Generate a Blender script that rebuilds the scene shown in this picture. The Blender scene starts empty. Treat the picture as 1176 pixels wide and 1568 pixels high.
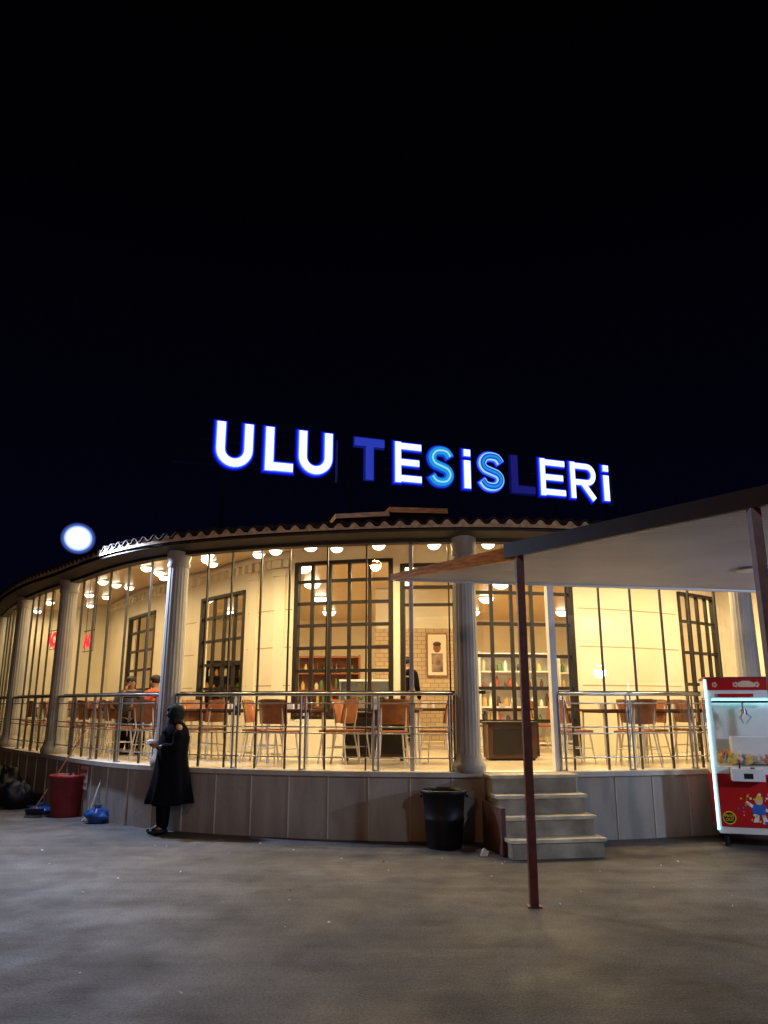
import bpy, bmesh, math, random, bisect, mathutils
from mathutils import Vector, Matrix
random.seed(7)
scene = bpy.context.scene
scene.view_settings.view_transform = 'Standard'
scene.view_settings.look = 'None'
scene.view_settings.exposure = 0

# ---------------------------------------------------------------- materials
def mat(name, col, rough=0.6, metal=0.0, var=0.15, scale=6.0, bump=0.0, bscale=40.0, spec=0.5, stretch=None):
    m = bpy.data.materials.new(name); m.use_nodes = True
    nt = m.node_tree; b = nt.nodes['Principled BSDF']
    b.inputs['Roughness'].default_value = rough
    b.inputs['Metallic'].default_value = metal
    b.inputs['Specular IOR Level'].default_value = spec
    tc = nt.nodes.new('ShaderNodeTexCoord')
    n = nt.nodes.new('ShaderNodeTexNoise'); n.inputs['Scale'].default_value = scale
    n.inputs['Detail'].default_value = 6
    if stretch:
        mp = nt.nodes.new('ShaderNodeMapping'); mp.inputs['Scale'].default_value = stretch
        nt.links.new(tc.outputs['Object'], mp.inputs[0]); nt.links.new(mp.outputs[0], n.inputs['Vector'])
    else:
        nt.links.new(tc.outputs['Object'], n.inputs['Vector'])
    r = nt.nodes.new('ShaderNodeValToRGB')
    r.color_ramp.elements[0].position = 0.3; r.color_ramp.elements[1].position = 0.7
    r.color_ramp.elements[0].color = [c*(1-var) for c in col]+[1]
    r.color_ramp.elements[1].color = [min(1, c*(1+var*0.6)) for c in col]+[1]
    nt.links.new(n.outputs['Fac'], r.inputs['Fac'])
    nt.links.new(r.outputs['Color'], b.inputs['Base Color'])
    if bump > 0:
        n2 = nt.nodes.new('ShaderNodeTexNoise'); n2.inputs['Scale'].default_value = bscale
        n2.inputs['Detail'].default_value = 5
        nt.links.new(tc.outputs['Object'], n2.inputs['Vector'])
        bp = nt.nodes.new('ShaderNodeBump'); bp.inputs['Strength'].default_value = bump
        bp.inputs['Distance'].default_value = 0.02
        nt.links.new(n2.outputs['Fac'], bp.inputs['Height'])
        nt.links.new(bp.outputs['Normal'], b.inputs['Normal'])
    return m

def emat(name, col, s, sample=True):
    m = bpy.data.materials.new(name); m.use_nodes = True
    nt = m.node_tree; nt.nodes.remove(nt.nodes['Principled BSDF'])
    e = nt.nodes.new('ShaderNodeEmission'); e.inputs[0].default_value = (*col, 1); e.inputs[1].default_value = s
    nt.links.new(e.outputs[0], nt.nodes['Material Output'].inputs[0])
    if not sample: m.cycles.emission_sampling = 'NONE'
    return m

def glassmat(name, tint=(0.95, 0.96, 0.96), k=1.0):
    m = bpy.data.materials.new(name); m.use_nodes = True
    nt = m.node_tree; nt.nodes.remove(nt.nodes['Principled BSDF'])
    t = nt.nodes.new('ShaderNodeBsdfTransparent'); t.inputs[0].default_value = (*tint, 1)
    g = nt.nodes.new('ShaderNodeBsdfGlossy'); g.inputs['Roughness'].default_value = 0.01
    g.inputs[0].default_value = (k, k, k, 1)
    lw = nt.nodes.new('ShaderNodeLayerWeight'); lw.inputs[0].default_value = 0.5
    pw = nt.nodes.new('ShaderNodeMath'); pw.operation = 'POWER'; pw.inputs[1].default_value = 4.0
    ma = nt.nodes.new('ShaderNodeMath'); ma.operation = 'MULTIPLY_ADD'; ma.inputs[1].default_value = .9; ma.inputs[2].default_value = .08
    mx = nt.nodes.new('ShaderNodeMixShader')
    nt.links.new(lw.outputs['Facing'], pw.inputs[0]); nt.links.new(pw.outputs[0], ma.inputs[0])
    nt.links.new(ma.outputs[0], mx.inputs[0]); nt.links.new(t.outputs[0], mx.inputs[1]); nt.links.new(g.outputs[0], mx.inputs[2])
    nt.links.new(mx.outputs[0], nt.nodes['Material Output'].inputs[0])
    return m

def groundmat():
    m = bpy.data.materials.new('worn_concrete'); m.use_nodes = True
    nt = m.node_tree; L = nt.links; b = nt.nodes['Principled BSDF']
    tc = nt.nodes.new('ShaderNodeTexCoord')
    def noise(s, d=8, w=0.0, vec=None):
        n = nt.nodes.new('ShaderNodeTexNoise'); n.inputs['Scale'].default_value = s; n.inputs['Detail'].default_value = d
        n.inputs['Distortion'].default_value = w; n.inputs['Roughness'].default_value = .6
        L.new(vec or tc.outputs['Object'], n.inputs['Vector']); return n
    def ramp(src, a, b_, ca, cb):
        r = nt.nodes.new('ShaderNodeValToRGB'); e = r.color_ramp.elements
        e[0].position = a; e[1].position = b_; e[0].color = (*ca, 1); e[1].color = (*cb, 1)
        L.new(src, r.inputs[0]); return r
    def mul(c1, c2, f=1.0, t='MULTIPLY'):
        x = nt.nodes.new('ShaderNodeMix'); x.data_type = 'RGBA'; x.blend_type = t; x.inputs[0].default_value = f
        L.new(c1, x.inputs[6]); L.new(c2, x.inputs[7]); return x.outputs[2]
    big = ramp(noise(0.40, 6, 0.9).outputs[0], 0.36, 0.66, (0.115, 0.105, 0.10), (0.20, 0.188, 0.18))
    mid = ramp(noise(2.6, 10, 0.5).outputs[0], 0.38, 0.62, (0.70, 0.69, 0.68), (1, 1, 1))
    # faint tyre / drag streaks
    mp = nt.nodes.new('ShaderNodeMapping'); mp.inputs['Scale'].default_value = (.18, 2.4, 1); mp.inputs['Rotation'].default_value = (0, 0, .12)
    L.new(tc.outputs['Object'], mp.inputs[0])
    strk = ramp(noise(1.4, 6, .4, mp.outputs[0]).outputs[0], 0.40, 0.60, (0.74, 0.73, 0.72), (1, 1, 1))
    fine = ramp(noise(60, 4).outputs[0], 0.38, 0.62, (0.62, 0.62, 0.62), (1.2, 1.2, 1.2))
    c = mul(mul(mul(big.outputs[0], mid.outputs[0]), strk.outputs[0], .8), fine.outputs[0])
    v = nt.nodes.new('ShaderNodeTexVoronoi'); v.feature = 'DISTANCE_TO_EDGE'; v.inputs['Scale'].default_value = 0.27
    wn = noise(1.6, 6)
    mxv = nt.nodes.new('ShaderNodeMix'); mxv.data_type = 'VECTOR'; mxv.inputs[0].default_value = 0.25
    L.new(tc.outputs['Object'], mxv.inputs[4]); L.new(wn.outputs['Color'], mxv.inputs[5]); L.new(mxv.outputs[1], v.inputs['Vector'])
    cr = ramp(v.outputs['Distance'], 0.0, 0.005, (0.6, 0.6, 0.6), (1, 1, 1))
    c = mul(c, cr.outputs[0], 0.35)
    v2 = nt.nodes.new('ShaderNodeTexVoronoi'); v2.inputs['Scale'].default_value = 7
    L.new(tc.outputs['Object'], v2.inputs['Vector'])
    sp = ramp(v2.outputs['Distance'], 0.03, 0.06, (0.25, 0.24, 0.22), (0, 0, 0))
    c = mul(c, sp.outputs[0], 0.5, 'ADD')
    L.new(c, b.inputs['Base Color'])
    rr = ramp(noise(1.2, 5).outputs[0], 0.3, 0.7, (0.55,)*3, (0.85,)*3)
    L.new(rr.outputs[0], b.inputs['Roughness'])
    b.inputs['Specular IOR Level'].default_value = .3
    bp = nt.nodes.new('ShaderNodeBump'); bp.inputs['Strength'].default_value = 0.5; bp.inputs['Distance'].default_value = 0.02
    ad = nt.nodes.new('ShaderNodeMath'); ad.operation = 'ADD'
    L.new(noise(32, 9).outputs[0], ad.inputs[0]); L.new(noise(2.0, 4).outputs[0], ad.inputs[1])
    L.new(ad.outputs[0], bp.inputs['Height']); L.new(bp.outputs[0], b.inputs['Normal'])
    return m

M = {}
M['ground'] = groundmat()
M['plinth'] = mat('plinth_paint', (0.43, 0.40, 0.365), 0.75, var=0.22, scale=2.2, bump=0.2, bscale=14, stretch=(2.5, 2.5, .6))
M['plinthrib'] = mat('plinth_joint', (0.60, 0.58, 0.53), 0.7, var=0.2)
M['ledge'] = mat('ledge_stone', (0.60, 0.57, 0.52), 0.5, var=0.15)
M['column'] = mat('column_plaster', (0.44, 0.42, 0.385), 0.6, var=0.15, bump=0.12, stretch=(2, 2, .5))
M['cream'] = mat('cream_wall', (0.82, 0.74, 0.55), 0.5, var=0.06, scale=2)
M['groove'] = mat('panel_joint', (0.42, 0.34, 0.20), 0.7)
M['ceiling'] = mat('ceiling_board', (0.66, 0.45, 0.25), 0.3, var=0.08)
M['floor'] = mat('floor_tile', (0.62, 0.53, 0.38), 0.25, var=0.14, scale=3)
M['wood'] = mat('chair_wood', (0.32, 0.11, 0.04), 0.4, var=0.35, scale=9)
M['darkwood'] = mat('dark_wood_frame', (0.020, 0.015, 0.011), 0.5, var=0.3, spec=.3)
M['mullion'] = mat('mullion_dark', (0.05, 0.045, 0.04), 0.5, metal=0.3)
M['steel'] = mat('stainless_steel', (0.46, 0.47, 0.50), 0.3, metal=0.9, var=0.2)
M['legs'] = mat('chair_leg_metal', (0.72, 0.70, 0.66), 0.35, metal=0.2)
M['roof'] = mat('roof_tile', (0.045, 0.03, 0.026), 0.8, var=0.5, scale=12, spec=.2)
M['scallop'] = mat('eave_lit_gaps', (0.80, 0.62, 0.44), 0.8, var=0.4, scale=14)  # pale colour stands in for the lit gaps under the tile curves
M['fascia'] = mat('eave_fascia', (0.035, 0.024, 0.02), 0.6, var=0.3)
M['rust'] = mat('rust_paint_steel', (0.12, 0.028, 0.018), 0.5, var=0.45, scale=14, bump=0.1)
M['beamdark'] = mat('dark_steel_beam', (0.03, 0.014, 0.010), 0.5, var=0.3)
M['orange'] = mat('varnished_board', (0.85, 0.30, 0.045), 0.32, var=0.5, scale=7, stretch=(1, 1, 6))
M['white'] = mat('white_paint', (0.78, 0.78, 0.78), 0.4, var=0.06)
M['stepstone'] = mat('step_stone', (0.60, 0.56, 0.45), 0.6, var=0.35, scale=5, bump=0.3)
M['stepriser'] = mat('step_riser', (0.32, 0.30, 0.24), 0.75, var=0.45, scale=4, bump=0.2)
M['redbrick'] = mat('stair_side', (0.12, 0.05, 0.04), 0.8, var=0.3)
M['black'] = mat('black_plastic', (0.007, 0.007, 0.011), 0.5, var=0.2, spec=.35)
M['redpl'] = mat('red_plastic', (0.24, 0.012, 0.012), 0.5, var=0.35)
M['bluepl'] = mat('blue_plastic', (0.02, 0.08, 0.30), 0.35, var=0.3)
M['signbar'] = mat('sign_bar', (0.006, 0.007, 0.012), 0.8, spec=.1)
M['glass'] = glassmat('window_glass')
M['brown'] = mat('brown_lacquer', (0.07, 0.028, 0.017), 0.3, var=0.2)
M['coat'] = mat('coat_wool', (0.006, 0.006, 0.010), 0.95, var=0.3, scale=20, bump=0.3, spec=.1)
M['scarf'] = mat('headscarf_cloth', (0.012, 0.024, 0.026), 0.85, var=0.8, scale=25, bump=0.3, spec=.2)
M['skin'] = mat('skin', (0.36, 0.20, 0.14), 0.55, var=0.05)
M['hair'] = mat('hair_dark', (0.015, 0.01, 0.008), 0.6)
M['paper'] = mat('paper', (0.7, 0.7, 0.68), 0.8)
M['lips'] = mat('lips', (.3, .1, .08))

# ---------------------------------------------------------------- mesh builder
def empty(name, loc=(0, 0, 0), rz=0.0):
    e = bpy.data.objects.new(name, None); scene.collection.objects.link(e)
    e.location = loc; e.rotation_euler = (0, 0, rz); e.empty_display_size = 0.2
    return e

class MB:
    def __init__(s): s.v = []; s.f = []; s.m = []; s.s = []; s.mats = []
    def mi(s, m):
        if m not in s.mats: s.mats.append(m)
        return s.mats.index(m)
    def add(s, vs, fs, m, smooth=False):
        o = len(s.v); s.v += [tuple(v) for v in vs]; k = s.mi(m)
        for f in fs: s.f.append([i+o for i in f]); s.m.append(k); s.s.append(smooth)
    def box(s, c, d, m, rz=0.0, rx=0.0, ry=0.0):
        R = Matrix.Rotation(rz, 3, 'Z') @ Matrix.Rotation(ry, 3, 'Y') @ Matrix.Rotation(rx, 3, 'X')
        vs = []
        for x in (-.5, .5):
            for y in (-.5, .5):
                for z in (-.5, .5):
                    vs.append(Vector(c)+R @ Vector((x*d[0], y*d[1], z*d[2])))
        s.add(vs, [(0, 1, 3, 2), (4, 6, 7, 5), (0, 4, 5, 1), (2, 3, 7, 6), (0, 2, 6, 4), (1, 5, 7, 3)], m)
    def beam(s, p0, p1, w, h, m):
        p0 = Vector(p0); p1 = Vector(p1); d = (p1-p0).normalized()
        up = Vector((0, 0, 1)) if abs(d.z) < .95 else Vector((0, 1, 0))
        a = d.cross(up).normalized()*w/2; b = a.cross(d).normalized()*h/2
        vs = [p0-a-b, p0+a-b, p0+a+b, p0-a+b, p1-a-b, p1+a-b, p1+a+b, p1-a+b]
        s.add(vs, [(0, 3, 2, 1), (4, 5, 6, 7), (0, 1, 5, 4), (1, 2, 6, 5), (2, 3, 7, 6), (3, 0, 4, 7)], m)
    def cyl(s, p0, p1, r0, r1, m, n=14, caps=True):
        p0 = Vector(p0); p1 = Vector(p1); d = (p1-p0).normalized()
        up = Vector((0, 0, 1)) if abs(d.z) < .95 else Vector((1, 0, 0))
        a = d.cross(up).normalized(); b = a.cross(d)
        vs = []
        for p, r in ((p0, r0), (p1, r1)):
            for i in range(n):
                t = 2*math.pi*i/n; vs.append(p+a*math.cos(t)*r+b*math.sin(t)*r)
        s.add(vs, [(i, (i+1) % n, n+(i+1) % n, n+i) for i in range(n)], m, True)
        if caps:
            s.add(vs[:n], [tuple(range(n))[::-1]], m); s.add(vs[n:], [tuple(range(n))], m)
    def rings(s, rs, m, n=24, smooth=True, caps=True, flute=0.0):
        vs = []
        for (cx, cy, z, rx, ry) in rs:
            for i in range(n):
                t = 2*math.pi*i/n
                k = 1-flute*(i % 2)
                vs.append((cx+math.cos(t)*rx*k, cy+math.sin(t)*ry*k, z))
        fs = []
        for j in range(len(rs)-1):
            for i in range(n):
                fs.append((j*n+i, j*n+(i+1) % n, (j+1)*n+(i+1) % n, (j+1)*n+i))
        s.add(vs, fs, m, smooth)
        if caps:
            s.add(vs[:n], [tuple(range(n))[::-1]], m); s.add(vs[-n:], [tuple(range(n))], m)
    def sphere(s, c, r, m, n=12, k=8, sc=(1, 1, 1)):
        rs = []
        for j in range(k+1):
            a = -math.pi/2+math.pi*j/k
            rs.append((c[0], c[1], c[2]+math.sin(a)*r*sc[2], max(1e-4, math.cos(a)*r*sc[0]), max(1e-4, math.cos(a)*r*sc[1])))
        s.rings(rs, m, n, True, False)
    def obj(s, name, parent=None, solid=0, bevel=0):
        me = bpy.data.meshes.new(name); me.from_pydata(s.v, [], s.f)
        for mm in s.mats: me.materials.append(mm)
        for p, k, sm in zip(me.polygons, s.m, s.s): p.material_index = k; p.use_smooth = sm
        me.update()
        o = bpy.data.objects.new(name, me); scene.collection.objects.link(o)
        if parent: o.parent = parent
        if solid:
            md = o.modifiers.new('sol', 'SOLIDIFY'); md.thickness = solid
        if bevel:
            md = o.modifiers.new('bev', 'BEVEL'); md.width = bevel; md.segments = 2; md.limit_method = 'ANGLE'
        return o

# ---------------------------------------------------------------- facade curve
NODES = [(-11.5, 23.2), (-9.7, 19.7), (-7.6, 16.3), (-5.75, 14.0), (-3.05, 11.3), (1.08, 10.3), (5.2, 11.2), (8.6, 13.6), (10.9, 17.0)]
NODES = [Vector(p) for p in NODES]
def P(t):
    t = max(0, min(5.9999, t)); i = int(t); u = t-i
    a, b, c, d = NODES[i:i+4]
    return 0.5*((2*b)+(c-a)*u+(2*a-5*b+4*c-d)*u*u+(3*b-a-3*c+d)*u**3)
def NRM(t):
    e = 0.01; T = (P(min(5.999, t+e))-P(max(0, t-e))).normalized()
    return Vector((T.y, -T.x))
def W(t, off, z):
    p = P(t)+NRM(t)*off; return Vector((p.x, p.y, z))
_tab = [0.0]; _n = 1200
for i in range(_n):
    _tab.append(_tab[-1]+(P((i+1)*6/_n)-P(i*6/_n)).length)
LEN = _tab[-1]
def T_of(sv):
    i = max(1, min(_n, bisect.bisect_left(_tab, sv)))
    a, b = _tab[i-1], _tab[i]
    return 6/_n*(i-1+(sv-a)/(b-a if b > a else 1))
def S_of(t):
    x = t*_n/6; i = min(_n-1, int(x)); return _tab[i]+(x-i)*(_tab[i+1]-_tab[i])
def sweep(mb, t0, t1, prof, m, closed=True, smooth=False, caps=True, step=0.25):
    n = max(1, int((S_of(t1)-S_of(t0))/step)); k = len(prof)
    vs = []
    for i in range(n+1):
        t = T_of(S_of(t0)+(S_of(t1)-S_of(t0))*i/n)
        for (o, z) in prof: vs.append(W(t, o, z))
    fs = []
    for i in range(n):
        for j in range(k if closed else k-1):
            j2 = (j+1) % k
            fs.append((i*k+j, i*k+j2, (i+1)*k+j2, (i+1)*k+j))
    mb.add(vs, fs, m, smooth)
    if closed and caps:
        mb.add(vs[:k], [tuple(range(k))[::-1]], m); mb.add(vs[-k:], [tuple(range(k))], m)
def rect(o0, o1, z0, z1): return [(o0, z0), (o1, z0), (o1, z1), (o0, z1)]
def tube(o, z, r, n=10): return [(o+math.cos(2*math.pi*i/n)*r, z+math.sin(2*math.pi*i/n)*r) for i in range(n)]
def ang(t):
    n = NRM(t); return math.atan2(n.y, n.x)+math.pi/2

FL = 0.82
DOOR0, DOOR1 = 4.06, 4.275
bld = empty('restaurant_building')

mb = MB()
sweep(mb, 0, 5.999, rect(-0.10, 0.12, 0.0, 0.76), M['plinth'])
s = 0.3
while s < LEN:
    t = T_of(s)
    if not (4.03 < t < 4.30):
        a = W(t, 0.126, 0.01); b = W(t, 0.126, 0.758)
        mb.beam(a, b, 0.016, 0.014, M['plinthrib'])
    s += 0.52
mb.obj('plinth_wall', bld)
mb = MB(); sweep(mb, 0, 5.999, rect(-0.12, 0.17, 0.76, FL), M['ledge']); mb.obj('ledge', bld)

mb = MB()
sweep(mb, 0, 5.999, [(-0.12, FL-.003), (-2.8, FL-.003)], M['floor'], closed=False)
inner = [W(T_of(LEN*i/60), -2.78, FL-.006) for i in range(61)]
pl = [Vector((inner[-1].x, 25, FL-.006)), Vector((inner[0].x, 25, FL-.006))]
mb.add(inner+pl, [tuple(range(len(inner)+2))], M['floor'])
mb.obj('floor', bld)
mb = MB()
CZ = lambda off: 3.84+(-off)*0.175
sweep(mb, 0, 5.999, [(-0.02, CZ(0.02)), (-2.6, CZ(-2.6))], M['ceiling'], closed=False)
up = [Vector((v.x, v.y, 4.28)) for v in inner+pl]
mb.add(up, [tuple(range(len(up)))], M['ceiling'])
mb.obj('ceiling', bld)

mb = MB()
for t in (0.0, 5.998):
    a = W(t, 0.1, 0); b = W(t, -2.7, 0)
    mb.beam(a+Vector((0, 0, 2.2)), b+Vector((0, 0, 2.2)), 0.12, 4.2, M['cream'])
x0, x1 = inner[0].x, inner[-1].x
mb.box(((x0+x1)/2, 25.05, 2.2), (x1-x0, .1, 4.4), M['cream'])
mb.box((x0-.06, (inner[0].y+25)/2, 2.2), (.1, 25-inner[0].y, 4.4), M['cream'])
mb.box((x1+.06, (inner[-1].y+25)/2, 2.2), (.1, 25-inner[-1].y, 4.4), M['cream'])
mb.obj('rear_walls', bld)

OPEN = [(.6, 1.2, 1.5, 3.7, 3, 5), (1.55, 1.8, 1.5, 3.7, 2, 5), (2.05, 2.5, 1.45, 3.72, 4, 5), (3.13, 3.68, 1.40, 4.08, 5, 7), (3.74, 4.03, FL, 3.98, 0, 0),
        (4.13, 4.69, FL, 3.98, 5, 6), (5.50, 5.9, FL, 3.7, 4, 5)]
mb = MB(); fr = MB()
def iw(t0, t1, z0, z1): sweep(mb, t0, t1, rect(-2.6, -2.76, z0, z1), M['cream'])
prev = 0.0
for (a, b, z0, z1, nc, nr) in OPEN:
    iw(prev, a, FL, 4.3)
    iw(a, b, z1, 4.3)
    if z0 > FL+.01: iw(a, b, FL, z0)
    prev = b
    w = 0.056
    sweep(fr, a, b, rect(-2.57, -2.70, z1-.06, z1-.003), M['darkwood'])
    if nr:
        for j in range(0 if z0 > FL+.01 else 1, nr):
            z = z0+.003+(z1-z0)*j/nr
            sweep(fr, a, b, rect(-2.62, -2.66, z, z+w), M['darkwood'])
    else:
        sweep(fr, a, b, rect(-2.62, -2.66, 3.25, 3.30), M['darkwood'])
        sweep(fr, a, b, rect(-2.62, -2.66, 3.55, 3.60), M['darkwood'])
    for j in range(nc+1 if nc else 2):
        t = a+(b-a)*j/(nc if nc else 1)
        big = j == 0 or j == nc or not nc
        p = W(t, -2.635, 0)
        fr.box((p.x, p.y, (z0+z1)/2), (0.08 if big else w, 0.1 if big else .055, z1-z0-.01), M['darkwood'], rz=ang(t))
iw(prev, 5.999, FL, 4.3)
for (a, b) in ((2.55, 3.1), (4.73, 5.46), (1.85, 2.0)):
    for z in (1.95, 2.6, 3.25):
        sweep(mb, a, b, rect(-2.597, -2.61, z, z+.018), M['groove'])
for (a, b) in ((.05, 3.1), (4.73, 5.46)):
    s0, s1 = S_of(a), S_of(b); s = s0
    sweep(mb, a, b, rect(-2.52, -2.61, 4.16, 4.22), M['cream'])
    while s < s1:
        t = T_of(s); p = W(t, -2.56, 4.08); mb.box(p, (.11, .09, .14), M['cream'], rz=ang(t)); s += 0.3
for t in (2.62, 2.98):
    p = W(t, -2.585, 2.4); mb.box(p, (.22, .05, 3.1), M['cream'], rz=ang(t))
    p = W(t, -2.57, 3.92); mb.box(p, (.30, .08, .12), M['cream'], rz=ang(t))
mb.obj('inner_wall', bld); fr.obj('inner_window_frames', bld)

mb = MB()
for t in (0, 1, 2, 3, 4, 5, 5.99):
    c = W(t, 0.0, 0)
    x, y = c.x, c.y
    mb.rings([(x, y, FL, .21, .21), (x, y, FL+.05, .225, .225), (x, y, FL+.10, .21, .21), (x, y, FL+.14, .185, .185), (x, y, FL+.22, .172, .172)], M['column'], 32)
    mb.rings([(x, y, FL+.21, .162, .162), (x, y, 3.3, .15, .15), (x, y, 3.62, .147, .147)], M['column'], 40, smooth=False, flute=0.03)
    mb.rings([(x, y, 3.61, .158, .158), (x, y, 3.65, .17, .17), (x, y, 3.69, .155, .155), (x, y, 3.78, .175, .175), (x, y, 3.87, .185, .185)], M['column'], 32)
mb.obj('columns', bld)

mb = MB(); gl = MB()
for i in range(0, 6):
    if i == 3: us = [.13, .23, .34, .44, .565, .69, .83, .95]
    elif i == 4: us = [j/9 for j in range(1, 9)]
    else: us = [j/6 for j in range(1, 6)]
    for u in us:
        t = i+u
        if DOOR0 < t < DOOR1: continue
        p = W(t, -0.05, 0)
        thick = (i == 3 and u == .83)
        w = .055 if thick else .018
        mb.box((p.x, p.y, (FL+3.79)/2), (w, .035, 3.79-FL), M['ledge'] if thick else M['mullion'], rz=ang(t))
for (a, b) in ((0, DOOR0), (DOOR1, 5.999)):
    sweep(gl, a, b, [(-.05, FL), (-.05, 3.79)], M['glass'], closed=False, step=0.45)
sweep(gl, DOOR0, DOOR1, [(-.05, 3.36), (-.05, 3.79)], M['glass'], closed=False, step=0.45)
sweep(mb, 0, 5.999, rect(-0.10, 0.06, 3.79, 3.845), M['fascia'])
sweep(mb, DOOR0-.03, DOOR1+.01, rect(-0.09, 0.0, 3.28, 3.36), M['white'])
for z in (1.80,):
    sweep(mb, 0, DOOR0, rect(-0.075, -0.03, z-.02, z+.02), M['mullion'])
    sweep(mb, DOOR1, 5.999, rect(-0.075, -0.03, z-.02, z+.02), M['mullion'])
p = W(DOOR1, -.02, 0); mb.box((p.x, p.y, (FL+3.30)/2), (.085, .12, 3.3-FL), M['white'], rz=ang(DOOR1))
mb.obj('facade_frames', bld); gl.obj('facade_glass', bld)

mb = MB()
for (a, b) in ((0.03, .965), (1.035, 1.965), (2.04, 2.955), (3.04, 3.955), (DOOR1+.01, 4.955), (5.045, 5.98)):
    sweep(mb, a, b, tube(.05, 1.78, .024), M['steel'], smooth=True)
    for z in (1.66, 1.36, 1.28, 0.98):
        sweep(mb, a, b, tube(.05, z, .009, 8), M['steel'], smooth=True)
    L_ = S_of(b)-S_of(a); n = max(2, round(L_/0.95))
    for j in range(n+1):
        t = T_of(S_of(a)+.02+(L_-.04)*j/n)
        p = W(t, .05, 0)
        for d in (-.03, .03):
            q = W(t+d*.25, .05, 0)
            mb.cyl((q.x, q.y, FL), (q.x, q.y, 1.775), .014, .014, M['steel'], 8)
        mb.rings([(p.x, p.y, FL, .05, .05), (p.x, p.y, FL+.015, .05, .05)], M['steel'], 12)
mb.obj('railing', bld)

mb = MB()
sweep(mb, 0, 5.999, [(.06, 3.83), (.33, 3.885), (.33, 3.92), (.06, 3.88)], M['fascia'])
mb.obj('soffit', bld)
mb = MB()
wl = 0.2; ns = int(LEN/wl*8)
rows = (.39, .0, -1.5, -3.2)
vs = []; fs = []; cap = []; cf = []
for i in range(ns+1):
    sv = LEN*i/ns; t = T_of(sv); ph = 2*math.pi*sv/wl
    wv = .042*max(-0.6, math.sin(ph)) + .008*math.sin(sv*1.3)
    for o in rows: vs.append(W(t, o, 4.0+wv+(.39-o)*.155))
    cap.append(W(t, .37, 3.925)); cap.append(W(t, .37, 3.985+wv))
k = len(rows)
for i in range(ns):
    for j in range(k-1): fs.append((i*k+j, i*k+j+1, (i+1)*k+j+1, (i+1)*k+j))
    cf.append((2*i, 2*i+2, 2*i+3, 2*i+1))
mb.add(vs, fs, M['roof'], True); mb.obj('roof', bld, solid=0.018)
mb = MB(); mb.add(cap, cf, M['scallop']); mb.obj('eave_lit_gap_strip', bld)  # wavy strip painted as the lit gaps below the tiles
mb = MB()
pp = [W(T_of(LEN*i/60), -3.1, 4.56) for i in range(61)]
pp += [Vector((pp[-1].x, 25.2, 4.56)), Vector((pp[0].x, 25.2, 4.56))]
mb.add(pp, [tuple(range(len(pp)))], M['roof']); mb.obj('flat_roof', bld)
mb = MB()
mb.beam((-.78, 11.35, 4.36), (.02, 11.55, 4.45), .5, .07, M['orange'])
mb.beam((.02, 11.50, 4.50), (.92, 11.75, 4.54), .5, .08, M['orange'])
mb.obj('roof_board', bld)

st = empty('entrance_steps', (1.78, 10.05, 0), math.radians(9))
mb = MB()
TR = .235; Wd = 1.12
for i in range(4):
    z = FL-.205*i; yb = -.26-TR*i
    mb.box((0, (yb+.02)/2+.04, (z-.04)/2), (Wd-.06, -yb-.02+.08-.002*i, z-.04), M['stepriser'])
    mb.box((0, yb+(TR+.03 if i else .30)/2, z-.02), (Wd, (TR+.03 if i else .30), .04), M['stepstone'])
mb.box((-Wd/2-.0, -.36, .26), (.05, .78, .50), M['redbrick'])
mb.obj('treads', st, bevel=.006)

mb = MB()
c = empty('reception_counter', (1.95, 12.45, FL), 0.05)
mb.box((0, 0, .28), (.75, .45, .5), M['brown']); mb.box((0, 0, .55), (.8, .5, .04), M['darkwood']); mb.box((0, 0, .015), (.70, .4, .03), M['black'])
mb.box((0, -.228, .28), (.60, .01, .38), M['darkwood'])
mb.obj('body', c, bevel=.01)
c = empty('sideboard', (-.15, 12.35, FL), 0.0)
mb = MB()
mb.box((0, 0, .36), (.95, .4, .62), M['brown']); mb.box((0, 0, .69), (1.0, .44, .04), M['darkwood'])
for x in (-.24, .24): mb.box((x, -.205, .36), (.42, .012, .52), M['darkwood'])
for x in (-.42, .42):
    for y in (-.15, .15): mb.box((x, y, .025), (.05, .05, .05), M['black'])
mb.obj('body', c, bevel=.01)

# ---------------------------------------------------------------- inner room dressing
def brickmat():
    m = mat('pale_brick', (0.6, 0.45, 0.28), 0.8)
    nt = m.node_tree; b = nt.nodes['Principled BSDF']
    br = nt.nodes.new('ShaderNodeTexBrick'); br.inputs['Scale'].default_value = 2.6
    br.inputs['Color1'].default_value = (.66, .50, .31, 1); br.inputs['Color2'].default_value = (.56, .42, .25, 1); br.inputs['Mortar'].default_value = (.34, .24, .14, 1)
    br.inputs['Mortar Size'].default_value = .02
    tc = [n for n in nt.nodes if n.type == 'TEX_COORD'][0]
    mp = nt.nodes.new('ShaderNodeMapping'); mp.inputs['Rotation'].default_value = (math.pi/2, 0, 0)
    nt.links.new(tc.outputs['Object'], mp.inputs[0]); nt.links.new(mp.outputs[0], br.inputs['Vector'])
    nt.links.new(br.outputs['Color'], b.inputs['Base Color'])
    return m
M['brick'] = brickmat()
mb = MB(); mb.box((.75, 18.1, 2.1), (1.9, .2, 2.5), M['brick']); mb.box((.75, 18.1, 3.81), (1.9, .26, .92), M['cream'])
mb.obj('brick_partition', bld)
e = empty('framed_portrait', (1.22, 17.95, 2.75))
pm = mat('portrait_print', (.35, .24, .16), .5, var=.8, scale=6)
mb = MB(); mb.box((0, 0, 0), (.48, .04, .98), M['wood']); mb.box((0, -.023, 0), (.42, .004, .92), M['cream'])
mb.box((0, -.026, -.18), (.26, .002, .42), pm); mb.sphere((0, -.028, .16), .09, M['wood'], sc=(1, .05, 1.25)); mb.sphere((0, -.03, .24), .095, M['brown'], sc=(1, .05, .6))
mb.obj('picture', e)
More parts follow.
